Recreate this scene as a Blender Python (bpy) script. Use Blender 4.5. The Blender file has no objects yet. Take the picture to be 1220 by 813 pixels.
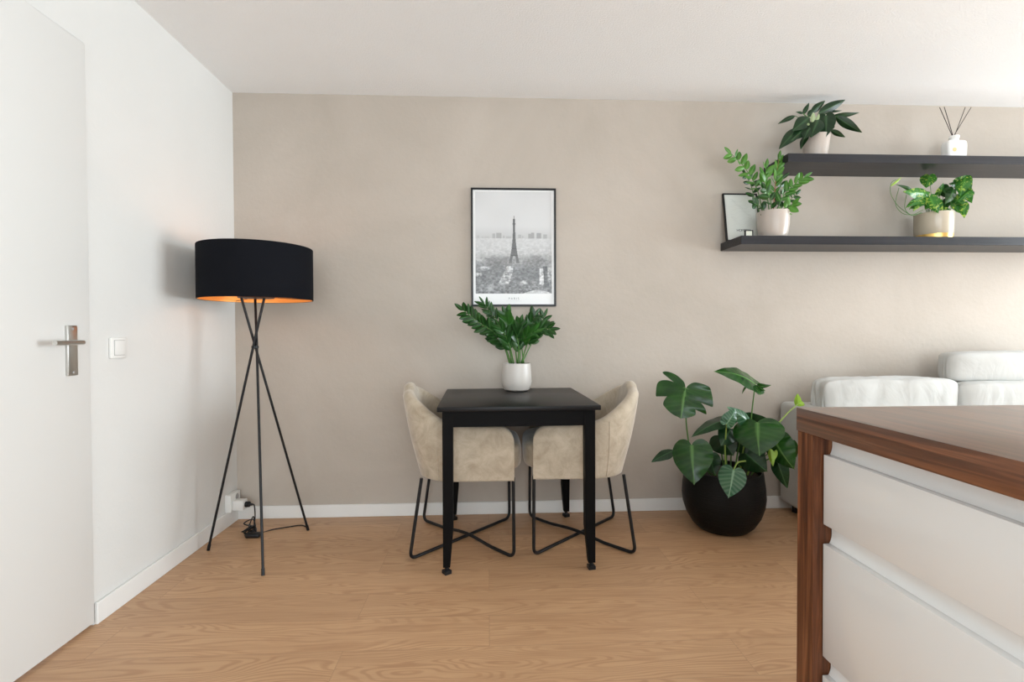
import bpy, bmesh, math, random
import numpy as np
from mathutils import Vector, Matrix, noise
random.seed(7)
PI = math.pi
S = bpy.context.scene
COL = S.collection

# ------------------------------------------------------------------ camera, world, lights, exposure
CAM = Vector((0.0, 0.0, 1.0916))
FPX, YAW, PITCH, ROLL = 599.6, 0.0473, -0.0158, -0.0035
cF = Vector((math.sin(YAW)*math.cos(PITCH), math.cos(YAW)*math.cos(PITCH), math.sin(PITCH)))
cR0 = Vector((math.cos(YAW), -math.sin(YAW), 0)); cU0 = cR0.cross(cF)
cR = cR0*math.cos(ROLL) + cU0*math.sin(ROLL); cU = cU0*math.cos(ROLL) - cR0*math.sin(ROLL)
cam_data = bpy.data.cameras.new('camera'); cam = bpy.data.objects.new('camera', cam_data); COL.objects.link(cam)
m = Matrix((cR, cU, -cF)).transposed().to_4x4(); m.translation = CAM; cam.matrix_world = m
cam_data.sensor_width = 36; cam_data.sensor_fit = 'HORIZONTAL'; cam_data.lens = FPX/1220*36
cam_data.clip_start = 0.02
S.camera = cam
S.view_settings.view_transform = 'Standard'; S.view_settings.look = 'None'
S.view_settings.gamma = 1; S.view_settings.use_curve_mapping = False
S.view_settings.exposure = 0.0

w = bpy.data.worlds.new('sky'); S.world = w; w.use_nodes = True
w.node_tree.nodes['Background'].inputs[0].default_value = (0.86, 0.93, 1.0, 1)
w.node_tree.nodes['Background'].inputs[1].default_value = 1.6

def area(name, loc, rot, sx, sy, power, col):
    l = bpy.data.lights.new(name, 'AREA'); l.shape = 'RECTANGLE'; l.size = sx; l.size_y = sy
    l.energy = power; l.color = col
    o = bpy.data.objects.new(name, l); COL.objects.link(o); o.location = loc; o.rotation_euler = rot
    return o
# daylight coming in through the two windows of the room (right wall, wall behind the camera)
area('daylight_right_window', (6.22, 1.57, 1.14), (0, PI/2, 0), 2.2, 2.6, 350, (0.84, 0.94, 1.0))
area('daylight_rear_window', (1.0, -2.85, 1.2), (PI/2+.22, 0, 0), 4.4, 2.3, 162, (0.84, 0.94, 1.0))

def at(x, y, Y):
    d = cF + cR*((x-610)/FPX) - cU*((y-406.5)/FPX)
    return CAM + d*((Y-CAM.y)/d.y)

# ------------------------------------------------------------------ helpers
class MB:
    def __init__(s): s.v=[]; s.f=[]; s.a=[]
    def add(s, vs, fs, a=None):
        n=len(s.v); s.v += [tuple(p) for p in vs]; s.f += [tuple(n+i for i in f) for f in fs]
        s.a += list(a) if a is not None else [0.0]*len(vs)
        return s
    def bm(s, b):
        b.verts.index_update()
        return s.add([v.co.copy() for v in b.verts], [[v.index for v in f.verts] for f in b.faces])
    def build(s, name, mat, parent=None, off=None, sharp=35, attr=False, sub=0):
        if off is None: off = root_loc(parent)
        me = bpy.data.meshes.new(name)
        me.from_pydata([(x-off[0], y-off[1], z-off[2]) for x,y,z in s.v], [], s.f)
        me.validate(); me.update()
        if attr:
            at_ = me.attributes.new('vein', 'FLOAT', 'POINT'); at_.data.foreach_set('value', s.a)
        me.polygons.foreach_set('use_smooth', [True]*len(me.polygons))
        if sharp: me.set_sharp_from_angle(angle=math.radians(sharp))
        me.materials.append(mat)
        o = bpy.data.objects.new(name, me); COL.objects.link(o)
        if parent: o.parent = parent
        else: o.location = off
        if sub:
            md = o.modifiers.new('subdivision', 'SUBSURF'); md.levels = sub; md.render_levels = sub
        return o
def root_loc(o):
    if o is None: return (0,0,0)
    while o.parent: o = o.parent
    return tuple(o.location)
def tag(o, label=None, cat=None, group=None, kind=None):
    if label: o['label']=label
    if cat: o['category']=cat
    if group: o['group']=group
    if kind: o['kind']=kind
    return o
def empty(name, loc, label, cat, group=None):
    o = bpy.data.objects.new(name, None); COL.objects.link(o); o.location = loc; o.empty_display_size=.1
    return tag(o, label, cat, group)

def box(mb, lo, hi, bev=0.0, seg=2, M=None):
    b = bmesh.new(); bmesh.ops.create_cube(b, size=1)
    c = [(lo[i]+hi[i])/2 for i in range(3)]; d=[hi[i]-lo[i] for i in range(3)]
    for v in b.verts: v.co = Vector([c[i]+v.co[i]*d[i] for i in range(3)])
    if bev: bmesh.ops.bevel(b, geom=b.edges[:], offset=bev, segments=seg, profile=.5, affect='EDGES')
    if M: bmesh.ops.transform(b, matrix=M, verts=b.verts)
    mb.bm(b); b.free(); return mb
def smooth_path(pts, n=8):
    pts=[Vector(p) for p in pts]; P=[pts[0]*2-pts[1]]+pts+[pts[-1]*2-pts[-2]]; out=[]
    for i in range(1,len(P)-2):
        for k in range(n):
            t=k/n; a,b,c,d=P[i-1],P[i],P[i+1],P[i+2]
            out.append(.5*((2*b)+(c-a)*t+(2*a-5*b+4*c-d)*t*t+(3*b-a-3*c+d)*t**3))
    out.append(pts[-1]); return out
def round_corners(pts, r, n=6):
    pts=[Vector(p) for p in pts]; out=[pts[0]]
    for i in range(1,len(pts)-1):
        a,b,c=pts[i-1],pts[i],pts[i+1]; u=(a-b).normalized(); v=(c-b).normalized()
        p,q=b+u*r,b+v*r
        for k in range(n+1):
            t=k/n; out.append(p*(1-t)**2+b*2*t*(1-t)+q*t*t)
    out.append(pts[-1]); return out
def tube(mb, pts, r, seg=10, r2=None, cap=True):
    pts=[Vector(p) for p in pts]; n=len(pts); vs=[]; fs=[]
    t=(pts[1]-pts[0]).normalized(); N=t.orthogonal().normalized()
    for i,p in enumerate(pts):
        if i: 
            t2=((pts[min(i+1,n-1)]-pts[i-1])).normalized()
            q=t.rotation_difference(t2); N=q@N; t=t2
        B=t.cross(N); rr = r if r2 is None else r+(r2-r)*i/(n-1)
        for k in range(seg):
            a=2*PI*k/seg; vs.append(p+(N*math.cos(a)+B*math.sin(a))*rr)
    for i in range(n-1):
        for k in range(seg):
            k2=(k+1)%seg; fs.append((i*seg+k,i*seg+k2,(i+1)*seg+k2,(i+1)*seg+k))
    if cap: fs.append(tuple(range(seg))[::-1]); fs.append(tuple((n-1)*seg+k for k in range(seg)))
    return mb.add(vs,fs)
def lathe(mb, prof, c, seg=48, closed=False):
    vs=[]; fs=[]; n=len(prof)
    for r,z in prof:
        for k in range(seg):
            a=2*PI*k/seg; vs.append((c[0]+r*math.cos(a), c[1]+r*math.sin(a), c[2]+z))
    rng = n if closed else n-1
    for i in range(rng):
        j=(i+1)%n
        for k in range(seg):
            k2=(k+1)%seg; fs.append((i*seg+k,i*seg+k2,j*seg+k2,j*seg+k))
    if not closed:
        if prof[0][0]>1e-4: fs.append(tuple(range(seg))[::-1])
        if prof[-1][0]>1e-4: fs.append(tuple((n-1)*seg+k for k in range(seg)))
    return mb.add(vs,fs)
def cyl(mb, a, b, r, seg=20): return tube(mb,[a,b],r,seg)

# ------------------------------------------------------------------ materials
def mat(name, col=(.8,.8,.8), rough=.5, metal=0, **kw):
    m = bpy.data.materials.new(name); m.use_nodes=True
    b = m.node_tree.nodes['Principled BSDF']
    b.inputs['Base Color'].default_value=(*col,1); b.inputs['Roughness'].default_value=rough; b.inputs['Metallic'].default_value=metal
    for k,v in kw.items(): b.inputs[k.replace('_',' ')].default_value=v
    return m
class NT:
    def __init__(s,m): s.t=m.node_tree; s.b=s.t.nodes['Principled BSDF']
    def n(s,typ,**kw):
        x=s.t.nodes.new(typ)
        for k,v in kw.items():
            if hasattr(x,k) : setattr(x,k,v)
            else: x.inputs[k.replace('_',' ')].default_value=v
        return x
    def l(s,a,b): s.t.links.new(a,b)
    def coord(s,scale=(1,1,1),rot=(0,0,0)):
        g=s.n('ShaderNodeNewGeometry'); mp=s.n('ShaderNodeMapping'); s.l(g.outputs['Position'],mp.inputs[0])
        mp.inputs['Scale'].default_value=scale; mp.inputs['Rotation'].default_value=rot; return mp.outputs[0]
    def noise(s,co,scale,detail=3,rough=.5,dist=0):
        x=s.n('ShaderNodeTexNoise'); s.l(co,x.inputs['Vector']); x.inputs['Scale'].default_value=scale
        x.inputs['Detail'].default_value=detail; x.inputs['Roughness'].default_value=rough; x.inputs['Distortion'].default_value=dist
        return x.outputs['Fac']
    def ramp(s,fac,stops):
        x=s.n('ShaderNodeValToRGB'); s.l(fac,x.inputs[0]); e=x.color_ramp.elements
        while len(e)<len(stops): e.new(.5)
        for i,(p,c) in enumerate(stops): e[i].position=p; e[i].color=(*c,1)
        return x.outputs[0]
    def mix(s,fac,a,b,mode='MIX'):
        x=s.n('ShaderNodeMix'); x.data_type='RGBA'; x.blend_type=mode
        for i,v in ((0,fac),(6,a),(7,b)):
            if hasattr(v,'is_linked') or hasattr(v,'links'): s.l(v,x.inputs[i])
            else: x.inputs[i].default_value = v if i==0 else (*v,1)
        return x.outputs[2]
    def bump(s,h,strength=.2,dist=.01):
        x=s.n('ShaderNodeBump'); s.l(h,x.inputs['Height']); x.inputs['Strength'].default_value=strength; x.inputs['Distance'].default_value=dist
        s.l(x.outputs[0],s.b.inputs['Normal'])
    def base(s,o): s.l(o,s.b.inputs['Base Color'])

def m_wall(name,c1,c2,bump,bscale,mott=1.6):
    m=mat(name,c1,.85); n=NT(m); co=n.coord()
    a=n.noise(co,mott,5,.6,.6); n.base(n.ramp(a,[(.32,c2),(.68,c1)]))
    n.bump(n.noise(co,bscale,4,.6),bump,.01); n.b.inputs['Specular IOR Level'].default_value=.2; return m
M_white=m_wall('white wall paint',(.71,.70,.675),(.69,.68,.655),.10,60)
M_beige=m_wall('beige limewash plaster',(.525,.465,.405),(.455,.40,.343),.13,38,1.3)
M_ceil=m_wall('stippled ceiling plaster',(.905,.905,.90),(.885,.885,.88),.38,130)
M_base=mat('white baseboard lacquer',(.8,.79,.765),.35)
M_door=mat('door paint satin',(.72,.71,.685),.45)
M_steel=mat('brushed steel',(.62,.61,.58),.3,1)
M_plas=mat('white plastic',(.80,.79,.76),.35)
M_plasg=mat('grey plastic seam',(.35,.34,.33),.5)
M_black=mat('black painted metal',(.009,.009,.010),.38,Specular_IOR_Level=.3)
M_wood_b=mat('black stained table wood',(.005,.0045,.0045),.5,Specular_IOR_Level=.06)
n=NT(M_wood_b); h=n.noise(n.coord((3,60,60)),1.2,4,.6); n.bump(h,.12,.004)
M_top=mat('black table top lacquer',(.010,.009,.009),.36,Specular_IOR_Level=.18)
n=NT(M_top); h=n.noise(n.coord((4,70,10)),1.2,4,.6); n.bump(h,.06,.003)
M_shade=mat('black lampshade fabric',(.006,.0065,.009),.8,Specular_IOR_Level=.08)
n=NT(M_shade); n.bump(n.noise(n.coord((300,300,300)),2,2,.5),.2,.001)
M_gold=mat('copper gold shade lining',(1.0,.50,.14),.42,.45)
M_plate=mat('dark bronze metal',(.10,.05,.03),.4,.6)
M_bulb=mat('glowing bulb',(1,.8,.5),.4); M_bulb.node_tree.nodes['Principled BSDF'].inputs['Emission Color'].default_value=(1,.52,.20,1); M_bulb.node_tree.nodes['Principled BSDF'].inputs['Emission Strength'].default_value=13

# floor: oak laminate
M_floor=mat('oak laminate planks',(.4,.25,.15),.42); n=NT(M_floor)
co=n.coord()
br=n.n('ShaderNodeTexBrick'); n.l(co,br.inputs['Vector']); br.offset=.37; br.offset_frequency=2
for k,v in dict(Scale=1.0,Mortar_Size=.0012,Mortar_Smooth=.3,Bias=0,Brick_Width=1.36,Row_Height=.193).items(): br.inputs[k.replace('_',' ')].default_value=v
br.inputs['Color1'].default_value=(0,0,0,1); br.inputs['Color2'].default_value=(1,1,1,1); br.inputs['Mortar'].default_value=(.5,.5,.5,1)
# per plank offset of the grain
sep=n.n('ShaderNodeSeparateXYZ'); n.l(co,sep.inputs[0])
ma=n.n('ShaderNodeMath',operation='MULTIPLY_ADD'); n.l(br.outputs['Color'],ma.inputs[0]); ma.inputs[1].default_value=7.3; n.l(sep.outputs['X'],ma.inputs[2])
mb_=n.n('ShaderNodeMath',operation='MULTIPLY_ADD'); n.l(br.outputs['Color'],mb_.inputs[0]); mb_.inputs[1].default_value=3.1; n.l(sep.outputs['Y'],mb_.inputs[2])
cmb=n.n('ShaderNodeCombineXYZ'); n.l(ma.outputs[0],cmb.inputs[0]); n.l(mb_.outputs[0],cmb.inputs[1])
mp=n.n('ShaderNodeMapping'); n.l(cmb.outputs[0],mp.inputs[0]); mp.inputs['Scale'].default_value=(1.3,13,1)
g1=n.noise(mp.outputs[0],1.6,6,.62,1.6)
mp2=n.n('ShaderNodeMapping'); n.l(cmb.outputs[0],mp2.inputs[0]); mp2.inputs['Scale'].default_value=(3.0,110,1)
g2=n.noise(mp2.outputs[0],1.5,4,.6,.4)
mp3=n.n('ShaderNodeMapping'); n.l(cmb.outputs[0],mp3.inputs[0]); mp3.inputs['Scale'].default_value=(.75,4.2,1)
lo=n.noise(mp3.outputs[0],1.5,2,.45,.3)
def mth(op,a,b=None,c=None):
    x=n.n('ShaderNodeMath',operation=op)
    for i,v in enumerate((a,b,c)):
        if v is None: continue
        if isinstance(v,(int,float)): x.inputs[i].default_value=v
        else: n.l(v,x.inputs[i])
    return x.outputs[0]
ph_=mth('MULTIPLY_ADD',lo,.55,mb_.outputs[0]); ph_=mth('MULTIPLY_ADD',g2,.004,ph_)
ring=mth('MULTIPLY_ADD',mth('SINE',mth('MULTIPLY',ph_,2*PI/.021)),.5,.5)
amp=n.ramp(n.noise(mp3.outputs[0],1.1,2,.5),[(.40,(.12,.12,.12)),(.58,(.46,.46,.46))])
c=n.ramp(g1,[(.28,(.40,.222,.116)),(.72,(.60,.368,.206))])
c=n.mix(.30,c,n.ramp(g2,[(.35,(.36,.194,.099)),(.65,(.60,.377,.212))]))
c=n.mix(amp,c,n.ramp(ring,[(.05,(.385,.205,.102)),(.55,(.60,.375,.210))]))
pl=n.ramp(br.outputs['Color'],[(0,(.92,.905,.89)),(1,(1.06,1.05,1.04))])
c=n.mix(1.0,c,pl,'MULTIPLY')
c=n.mix(n.ramp(br.outputs['Fac'],[(0,(0,0,0)),(1,(.35,.35,.35))]),c,(.17,.10,.06))
n.base(c)
inv=n.n('ShaderNodeMath',operation='MULTIPLY_ADD'); n.l(br.outputs['Fac'],inv.inputs[0]); inv.inputs[1].default_value=-3; n.l(g2,inv.inputs[2])
n.bump(inv.outputs[0],.12,.002)

def walnut(name, sc):
    m=mat(name,(.2,.08,.04),.4,Specular_IOR_Level=.3); n=NT(m); co=n.coord(sc)
    a=n.noise(co,1.0,6,.62,.8)
    n.base(n.ramp(a,[(.36,(.050,.015,.005)),(.5,(.135,.045,.017)),(.64,(.26,.10,.042))])); n.bump(a,.06,.002); return m
M_wal_v=walnut('walnut veneer vertical grain',(60,60,2.2))
M_wal_y=walnut('walnut veneer long grain',(45,2.2,70)); b_=M_wal_y.node_tree.nodes['Principled BSDF']; b_.inputs['Coat Weight'].default_value=1; b_.inputs['Coat Roughness'].default_value=.28; b_.inputs['Coat IOR'].default_value=1.6
M_gloss=mat('gloss white drawer lacquer',(.87,.87,.86),.12); M_gloss.node_tree.nodes['Principled BSDF'].inputs['Coat Weight'].default_value=.3
M_carc=mat('white cabinet carcass',(.74,.725,.70),.4)

M_velvet=mat('cream suede velvet',(.6,.5,.4),.9); n=NT(M_velvet); co=n.coord()
a=n.noise(co,13,5,.7,.6); n.base(n.ramp(a,[(.3,(.37,.295,.21)),(.7,(.56,.475,.365))])); n.bump(n.noise(co,160,3,.6),.25,.002)
n.b.inputs['Sheen Weight'].default_value=.5; n.b.inputs['Sheen Roughness'].default_value=.4
M_sofa=mat('off white sofa fabric',(.53,.525,.50),.9); n=NT(M_sofa); co=n.coord()
n.bump(n.noise(n.coord((6,3,3),(0,.6,0)),1.3,3,.5,1.2),.28,.03); n.b.inputs['Sheen Weight'].default_value=.1
M_shelf=mat('anthracite shelf laminate',(.04,.04,.043),.33,Specular_IOR_Level=.22); n=NT(M_shelf); co=n.coord((2,60,60))
a=n.noise(co,1.3,5,.6); n.base(n.ramp(a,[(.3,(.018,.018,.021)),(.7,(.032,.032,.037))])); n.bump(a,.08,.002)
M_pot=mat('taupe ceramic pot',(.50,.435,.38),.3)
M_potw=mat('off white ceramic pot',(.60,.56,.515),.38)
M_potc=mat('cream glazed pot',(.52,.455,.35),.2)
M_brass=mat('brushed brass',(.75,.50,.16),.3,1)
M_potb=mat('black ribbed planter',(.007,.007,.007),.42,Specular_IOR_Level=.15); n=NT(M_potb); n.bump(n.noise(n.coord((3,3,160)),1.4,4,.6),.55,.004)
M_soil=mat('potting soil',(.035,.022,.014),.95); n=NT(M_soil); n.bump(n.noise(n.coord(),90,4,.7),1,.01)
M_glassw=mat('white frosted glass bottle',(.88,.88,.86),.18); 
M_reed=mat('dark reed sticks',(.03,.018,.015),.6)
M_paper=mat('poster paper',(.80,.80,.79),.4); M_paper.node_tree.nodes['Principled BSDF'].inputs['Coat Weight'].default_value=.25
M_ink=mat('grey printing ink',(.25,.25,.25),.5); M_inkb=mat('black printing ink',(.03,.03,.03),.5); M_inkl=mat('pale grey printing ink',(.55,.55,.53),.6)
def leafmat(name, dark, light, vein, var=0.0, rough=.3, trans=.12):
    m=mat(name,dark,rough,Specular_IOR_Level=.4); n=NT(m); co=n.coord()
    a=n.noise(co,9,3,.5); c=n.ramp(a,[(.35,dark),(.65,light)])
    if var:
        v=n.noise(co,55,2,.5,1.0); r=n.n('ShaderNodeValToRGB'); n.l(v,r.inputs[0]); r.color_ramp.elements[0].position=.57; r.color_ramp.elements[1].position=.62
        c=n.mix(r.outputs[0],c,(.42,.56,.10))
    at_=n.n('ShaderNodeAttribute',attribute_name='vein'); c=n.mix(at_.outputs['Fac'],c,vein)
    n.base(c)
    tr=n.n('ShaderNodeBsdfTranslucent'); n.l(c,tr.inputs[0])
    mx=n.n('ShaderNodeMixShader'); mx.inputs[0].default_value=trans
    out=m.node_tree.nodes['Material Output']; n.l(n.b.outputs[0],mx.inputs[1]); n.l(tr.outputs[0],mx.inputs[2]); n.l(mx.outputs[0],out.inputs[0])
    return m
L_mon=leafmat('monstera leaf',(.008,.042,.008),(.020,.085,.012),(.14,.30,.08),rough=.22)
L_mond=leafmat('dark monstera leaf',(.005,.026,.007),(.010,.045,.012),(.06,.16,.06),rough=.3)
L_monp=leafmat('young silvery monstera leaf',(.022,.085,.04),(.035,.12,.05),(.30,.48,.32),rough=.22)
L_lime=leafmat('lime green young leaf',(.30,.52,.05),(.38,.60,.08),(.5,.7,.15),rough=.35,trans=.3)
L_zzd=leafmat('deep green leaflets',(.008,.036,.006),(.022,.080,.014),(.05,.16,.04),rough=.3)
L_zzm=leafmat('mid green leaflets',(.014,.065,.008),(.035,.14,.018),(.06,.18,.04),rough=.32)
L_zzb=leafmat('bright green leaflets',(.035,.14,.018),(.10,.27,.035),(.14,.34,.07),rough=.32,trans=.2)
L_agl=leafmat('dark lance leaf',(.006,.024,.007),(.012,.042,.012),(.05,.12,.045),rough=.38)
L_var=leafmat('mottled green and yellow leaf',(.025,.13,.02),(.05,.21,.03),(.13,.36,.06),var=1,rough=.3,trans=.2)
M_stem=mat('green stem',(.075,.19,.035),.45); M_stemb=mat('brown green stem',(.10,.085,.04),.5); M_steml=mat('pale lime stem',(.30,.42,.09),.4); M_stemr=mat('reddish stem',(.30,.12,.06),.5)

# ------------------------------------------------------------------ the room
XL, D, H, XR, YR = -1.4841, 3.0317, 2.5, 6.0, -2.6
def struct(o): o['kind']='structure'; return o
struct(box(MB(),(XL-.1,YR-.1,-.1),(XR+.1,D+.1,0)).build('floor',M_floor))
struct(box(MB(),(XL-.1,YR-.1,H),(XR+.1,D+.1,H+.1)).build('ceiling',M_ceil))
struct(box(MB(),(XL-.1,D,0),(XR+.1,D+.1,H)).build('wall_back',M_beige))
DY0,DY1,DZ=1.03,1.945,2.166
mb=MB(); box(mb,(XL-.1,YR,0),(XL,DY0,H)); box(mb,(XL-.1,DY1,0),(XL,D,H)); box(mb,(XL-.1,DY0,DZ),(XL,DY1,H)); struct(mb.build('wall_left',M_white))
def wall_open(name, axis, pos, thick, a0, a1, o0, o1, z0, z1):
    mb=MB()
    for (p,q,r,s) in ((a0,o0,0,H),(o1,a1,0,H),(o0,o1,0,z0),(o0,o1,z1,H)):
        if axis=='x': box(mb,(pos,p,r),(pos+thick,q,s))
        else: box(mb,(p,pos,r),(q,pos+thick,s))
    return struct(mb.build(name,M_white))
wall_open('wall_right','x',XR,.1,YR,D,.25,2.9,.05,2.25)
wall_open('wall_rear','y',YR-.1,.1,XL,XR,-1.1,3.1,.1,2.35)
M_pane=bpy.data.materials.new('window glass'); M_pane.use_nodes=True; t=M_pane.node_tree; t.nodes.clear()
o_=t.nodes.new('ShaderNodeOutputMaterial'); mx=t.nodes.new('ShaderNodeMixShader'); a_=t.nodes.new('ShaderNodeBsdfTransparent'); g_=t.nodes.new('ShaderNodeBsdfGlossy'); g_.inputs['Roughness'].default_value=.02
mx.inputs[0].default_value=.05; t.links.new(a_.outputs[0],mx.inputs[1]); t.links.new(g_.outputs[0],mx.inputs[2]); t.links.new(mx.outputs[0],o_.inputs[0])
def window(name, axis, pos, o0, o1, z0, z1, n):
    mb=MB(); w_=.05; gl=MB()
    def bx(m,p,q,r,s,d0,d1):
        if axis=='x': box(m,(pos+d0,p,r),(pos+d1,q,s),.003,1)
        else: box(m,(p,pos+d0,r),(q,pos+d1,s),.003,1)
    bx(mb,o0,o1,z0,z0+w_,.02,.08); bx(mb,o0,o1,z1-w_,z1,.02,.08)
    for k in range(n+1):
        c=o0+w_/2+(o1-o0-w_)*k/n; bx(mb,c-w_/2,c+w_/2,z0,z1,.02,.08)
    bx(gl,o0+w_/2,o1-w_/2,z0+w_/2,z1-w_/2,.048,.052)
    f=struct(mb.build(name,M_base)); gl.build('window_pane',M_pane,f); return f
window('window_1','x',XR,.25,2.9,.05,2.25,2)
window('window_2','y',YR-.1,-1.1,3.1,.1,2.35,3)
# baseboards
struct(box(MB(),(XL+.0005,D-.013,0),(XR-.001,D-.0005,.074),.002,1).build('baseboard_back',M_base))
struct(box(MB(),(XL+.0005,DY1+.003,0),(XL+.013,D-.0135,.082),.002,1).build('baseboard_left',M_base))
struct(box(MB(),(XL+.0005,YR+.01,0),(XL+.013,DY0-.003,.082),.002,1).build('baseboard_left.001',M_base))
# flush door with handle
door=struct(box(MB(),(XL-.03,DY0+.004,.012),(XL+.006,DY1-.004,DZ-.004),.002,2).build('door_1',M_door))
hp=box(MB(),(XL+.006,1.832,.946),(XL+.016,1.875,1.124),.003,2).build('handle_plate',M_steel,door)
mb=MB()
for z in (.958,1.112): cyl(mb,(XL+.0155,1.853,z),(XL+.0172,1.853,z),.0045,14)
mb.build('screw',M_plasg,hp)
tube(MB(),round_corners([(XL+.012,1.850,1.064),(XL+.058,1.850,1.064),(XL+.062,1.722,1.064)],.014,6),.0085,14).build('door_handle',M_steel,door)

# light switch on the left wall
sw=empty('light_switch',(XL,2.081,1.037),'white square rocker light switch on the left wall beside the door','light switch')
box(MB(),(XL+.0003,2.041,.997),(XL+.012,2.122,1.079),.003,2).build('switch_frame',M_plas,sw)
M_rock=mat('switch rocker plastic',(.78,.77,.74),.3)
mb=MB(); box(mb,(XL+.0115,2.054,1.008),(XL+.0128,2.112,1.069)); mb.build('rocker_gap',M_plasg,sw)
box(MB(),(XL+.012,2.0555,1.0095),(XL+.0165,2.1105,1.0675),.002,2).build('rocker',M_rock,sw)

# ------------------------------------------------------------------ wall shelves
def shelf(x0,z0,label):
    o=box(MB(),(x0,D-.253,z0),(4.35,D-.0005,z0+.048),.0012,1).build('wall_shelf',M_shelf)
    return tag(o,label,'shelf','floating shelves on the back wall')
shelf(1.426,1.5887,'lower dark grey floating shelf carrying the small frame and two plants')
shelf(1.696,2.054,'upper dark grey floating shelf near the ceiling with the reed diffuser')
ZL=1.5887+.0482; ZU=2.054+.0482

# ------------------------------------------------------------------ kitchen island
IX, IY, ITOP = .701, 1.113, .92
top=box(MB(),(IX,-.9,.868),(IX+.95,IY,ITOP),.0015,2).build('worktop',M_wal_y)
tag(top,'thick walnut worktop slab on the white drawer island','worktop')
isl=empty('kitchen_island',(IX+.45,.1,0),'kitchen island with glossy white drawers and a walnut end panel','kitchen island')
box(MB(),(IX+.003,IY-.056,0),(IX+.947,IY-.001,.8675),.001,1).build('end_panel',M_wal_v,isl)
box(MB(),(IX+.05,-.88,.09),(IX+.94,IY-.057,.8675)).build('carcass',M_carc,isl)
box(MB(),(IX+.08,-.88,0),(IX+.90,IY-.06,.0895)).build('plinth',M_wal_v,isl)
XD=IX+.024; XC=IX+.044
def channel(y0,y1,z0,z1):   # curved handle channel above a drawer front
    mb=MB(); n=14; vs=[]; fs=[]
    for k in range(n+1):
        t=k/n
        z=z1-(z1-z0+.016)*t
        x=XC if t<.35 else XC-.0185*((t-.35)/.65)**2.2*1.0
        vs += [(x,y0,z),(x,y1,z)]
    b=len(vs)
    for k in range(n+1): vs += [(IX+.051,y0,vs[2*k][2]),(IX+.051,y1,vs[2*k][2])]
    for k in range(n):
        fs.append((2*k,2*k+1,2*k+3,2*k+2)); fs.append((b+2*k+1,b+2*k,b+2*k+2,b+2*k+3))
    fs.append((0,b,b+1,1)); fs.append((2*n,2*n+1,b+2*n+1,b+2*n))
    fs.append(tuple([2*k for k in range(n+1)]+[b+2*k for k in range(n,-1,-1)])); fs.append(tuple([2*k+1 for k in range(n,-1,-1)]+[b+2*k+1 for k in range(n+1)]))
    return mb.add(vs,fs)
rows=[(.674,.826),(.385,.632),(.098,.343)]; tops=[.8672,.674,.385]
units=[(IY-.0585,.157),(.153,-.86)]
for (yb,ya) in units:
    for (z0,z1),zt in zip(rows,tops):
        d=box(MB(),(XD,ya,z0),(XD+.018,yb-.001,z1),.0012,2).build('drawer',M_gloss,isl)
        channel(ya,yb-.022 if False else yb,z1-.001,zt-.001).build('handle_channel',M_gloss,d)

# ------------------------------------------------------------------ sofa
def cushion_mb(mb, c, s, p=4.0, puff=1.0, nx=22, wr=.006, seed=0):
    """soft box: superellipsoid-like pillow with wrinkles; s = half sizes"""
    b=bmesh.new(); bmesh.ops.create_cube(b,size=2); bmesh.ops.subdivide_edges(b,edges=b.edges[:],cuts=nx,use_grid_fill=True)
    for v in b.verts:
        x,y,z=v.co
        r=(abs(x)**p+abs(y)**p+abs(z)**p)**(1/p); k=1/r
        mxx=max(abs(x),abs(y),abs(z)); 
        q=Vector((x*k,y*k,z*k))
        e=max(0,1-abs(q.x)**3); e2=max(0,1-abs(q.z)**4)
        q2=Vector((q.x*s[0], q.y*s[1]*(.55+.45*(e*e2)**.35*puff), q.z*s[2]*(1-.07*(1-abs(q.x)**2)*0+.03*math.cos(q.x*2.2))))
        nn=noise.noise(Vector((q.x*s[0]*4+seed,q.z*s[2]*7,q.y*3)))+.5*noise.noise(Vector((q.x*s[0]*14+seed,q.z*s[2]*9,q.y*9)))
        q2 += q.normalized()*nn*wr
        v.co=Vector(c)+q2
    mb.bm(b); b.free(); return mb
sofa=empty('sofa',(2.95,2.6,0),'off white fabric sofa against the back wall behind the island','sofa')
box(MB(),(1.786,2.12,.055),(1.90,3.012,.668),.03,5).build('armrest',M_sofa,sofa)
box(MB(),(4.0,2.12,.055),(4.12,3.012,.668),.03,5).build('armrest',M_sofa,sofa)
box(MB(),(1.902,2.89,.055),(3.998,3.012,.662),.025,4).build('back_frame',M_sofa,sofa)
box(MB(),(1.902,2.14,.055),(3.998,2.888,.27),.02,4).build('base',M_sofa,sofa)
for i,(a,b_) in enumerate(((1.905,2.69),(2.695,3.44),(3.445,3.995))):
    cushion_mb(MB(),((a+b_)/2,2.42,.355),((b_-a)/2,.27,.085),7,1,14,.003,i).build('seat_cushion',M_sofa,sofa,sharp=0)
cs=cushion_mb(MB(),(2.265,2.775,.635),(.395,.10,.190),11,.8,40,.014,3).build('back_cushion',M_sofa,sofa,sharp=0)
cushion_mb(MB(),(3.07,2.775,.622),(.405,.105,.182),11,1,24,.008,9).build('back_cushion',M_sofa,sofa,sharp=0)
cushion_mb(MB(),(3.72,2.775,.622),(.26,.105,.182),7,1,16,.008,12).build('back_cushion',M_sofa,sofa,sharp=0)
cushion_mb(MB(),(3.09,2.83,.884),(.42,.085,.088),9,.8,24,.006,15).build('headrest_cushion',M_sofa,sofa,sharp=0)
mb=MB()
for (x,y) in ((1.86,2.2),(1.86,2.95),(4.03,2.2),(4.03,2.95)):
    MBx=MB(); cyl(MBx,(x,y,0),(x,y,.06),.022); MBx.build('sofa_foot',M_black,sofa)

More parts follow.
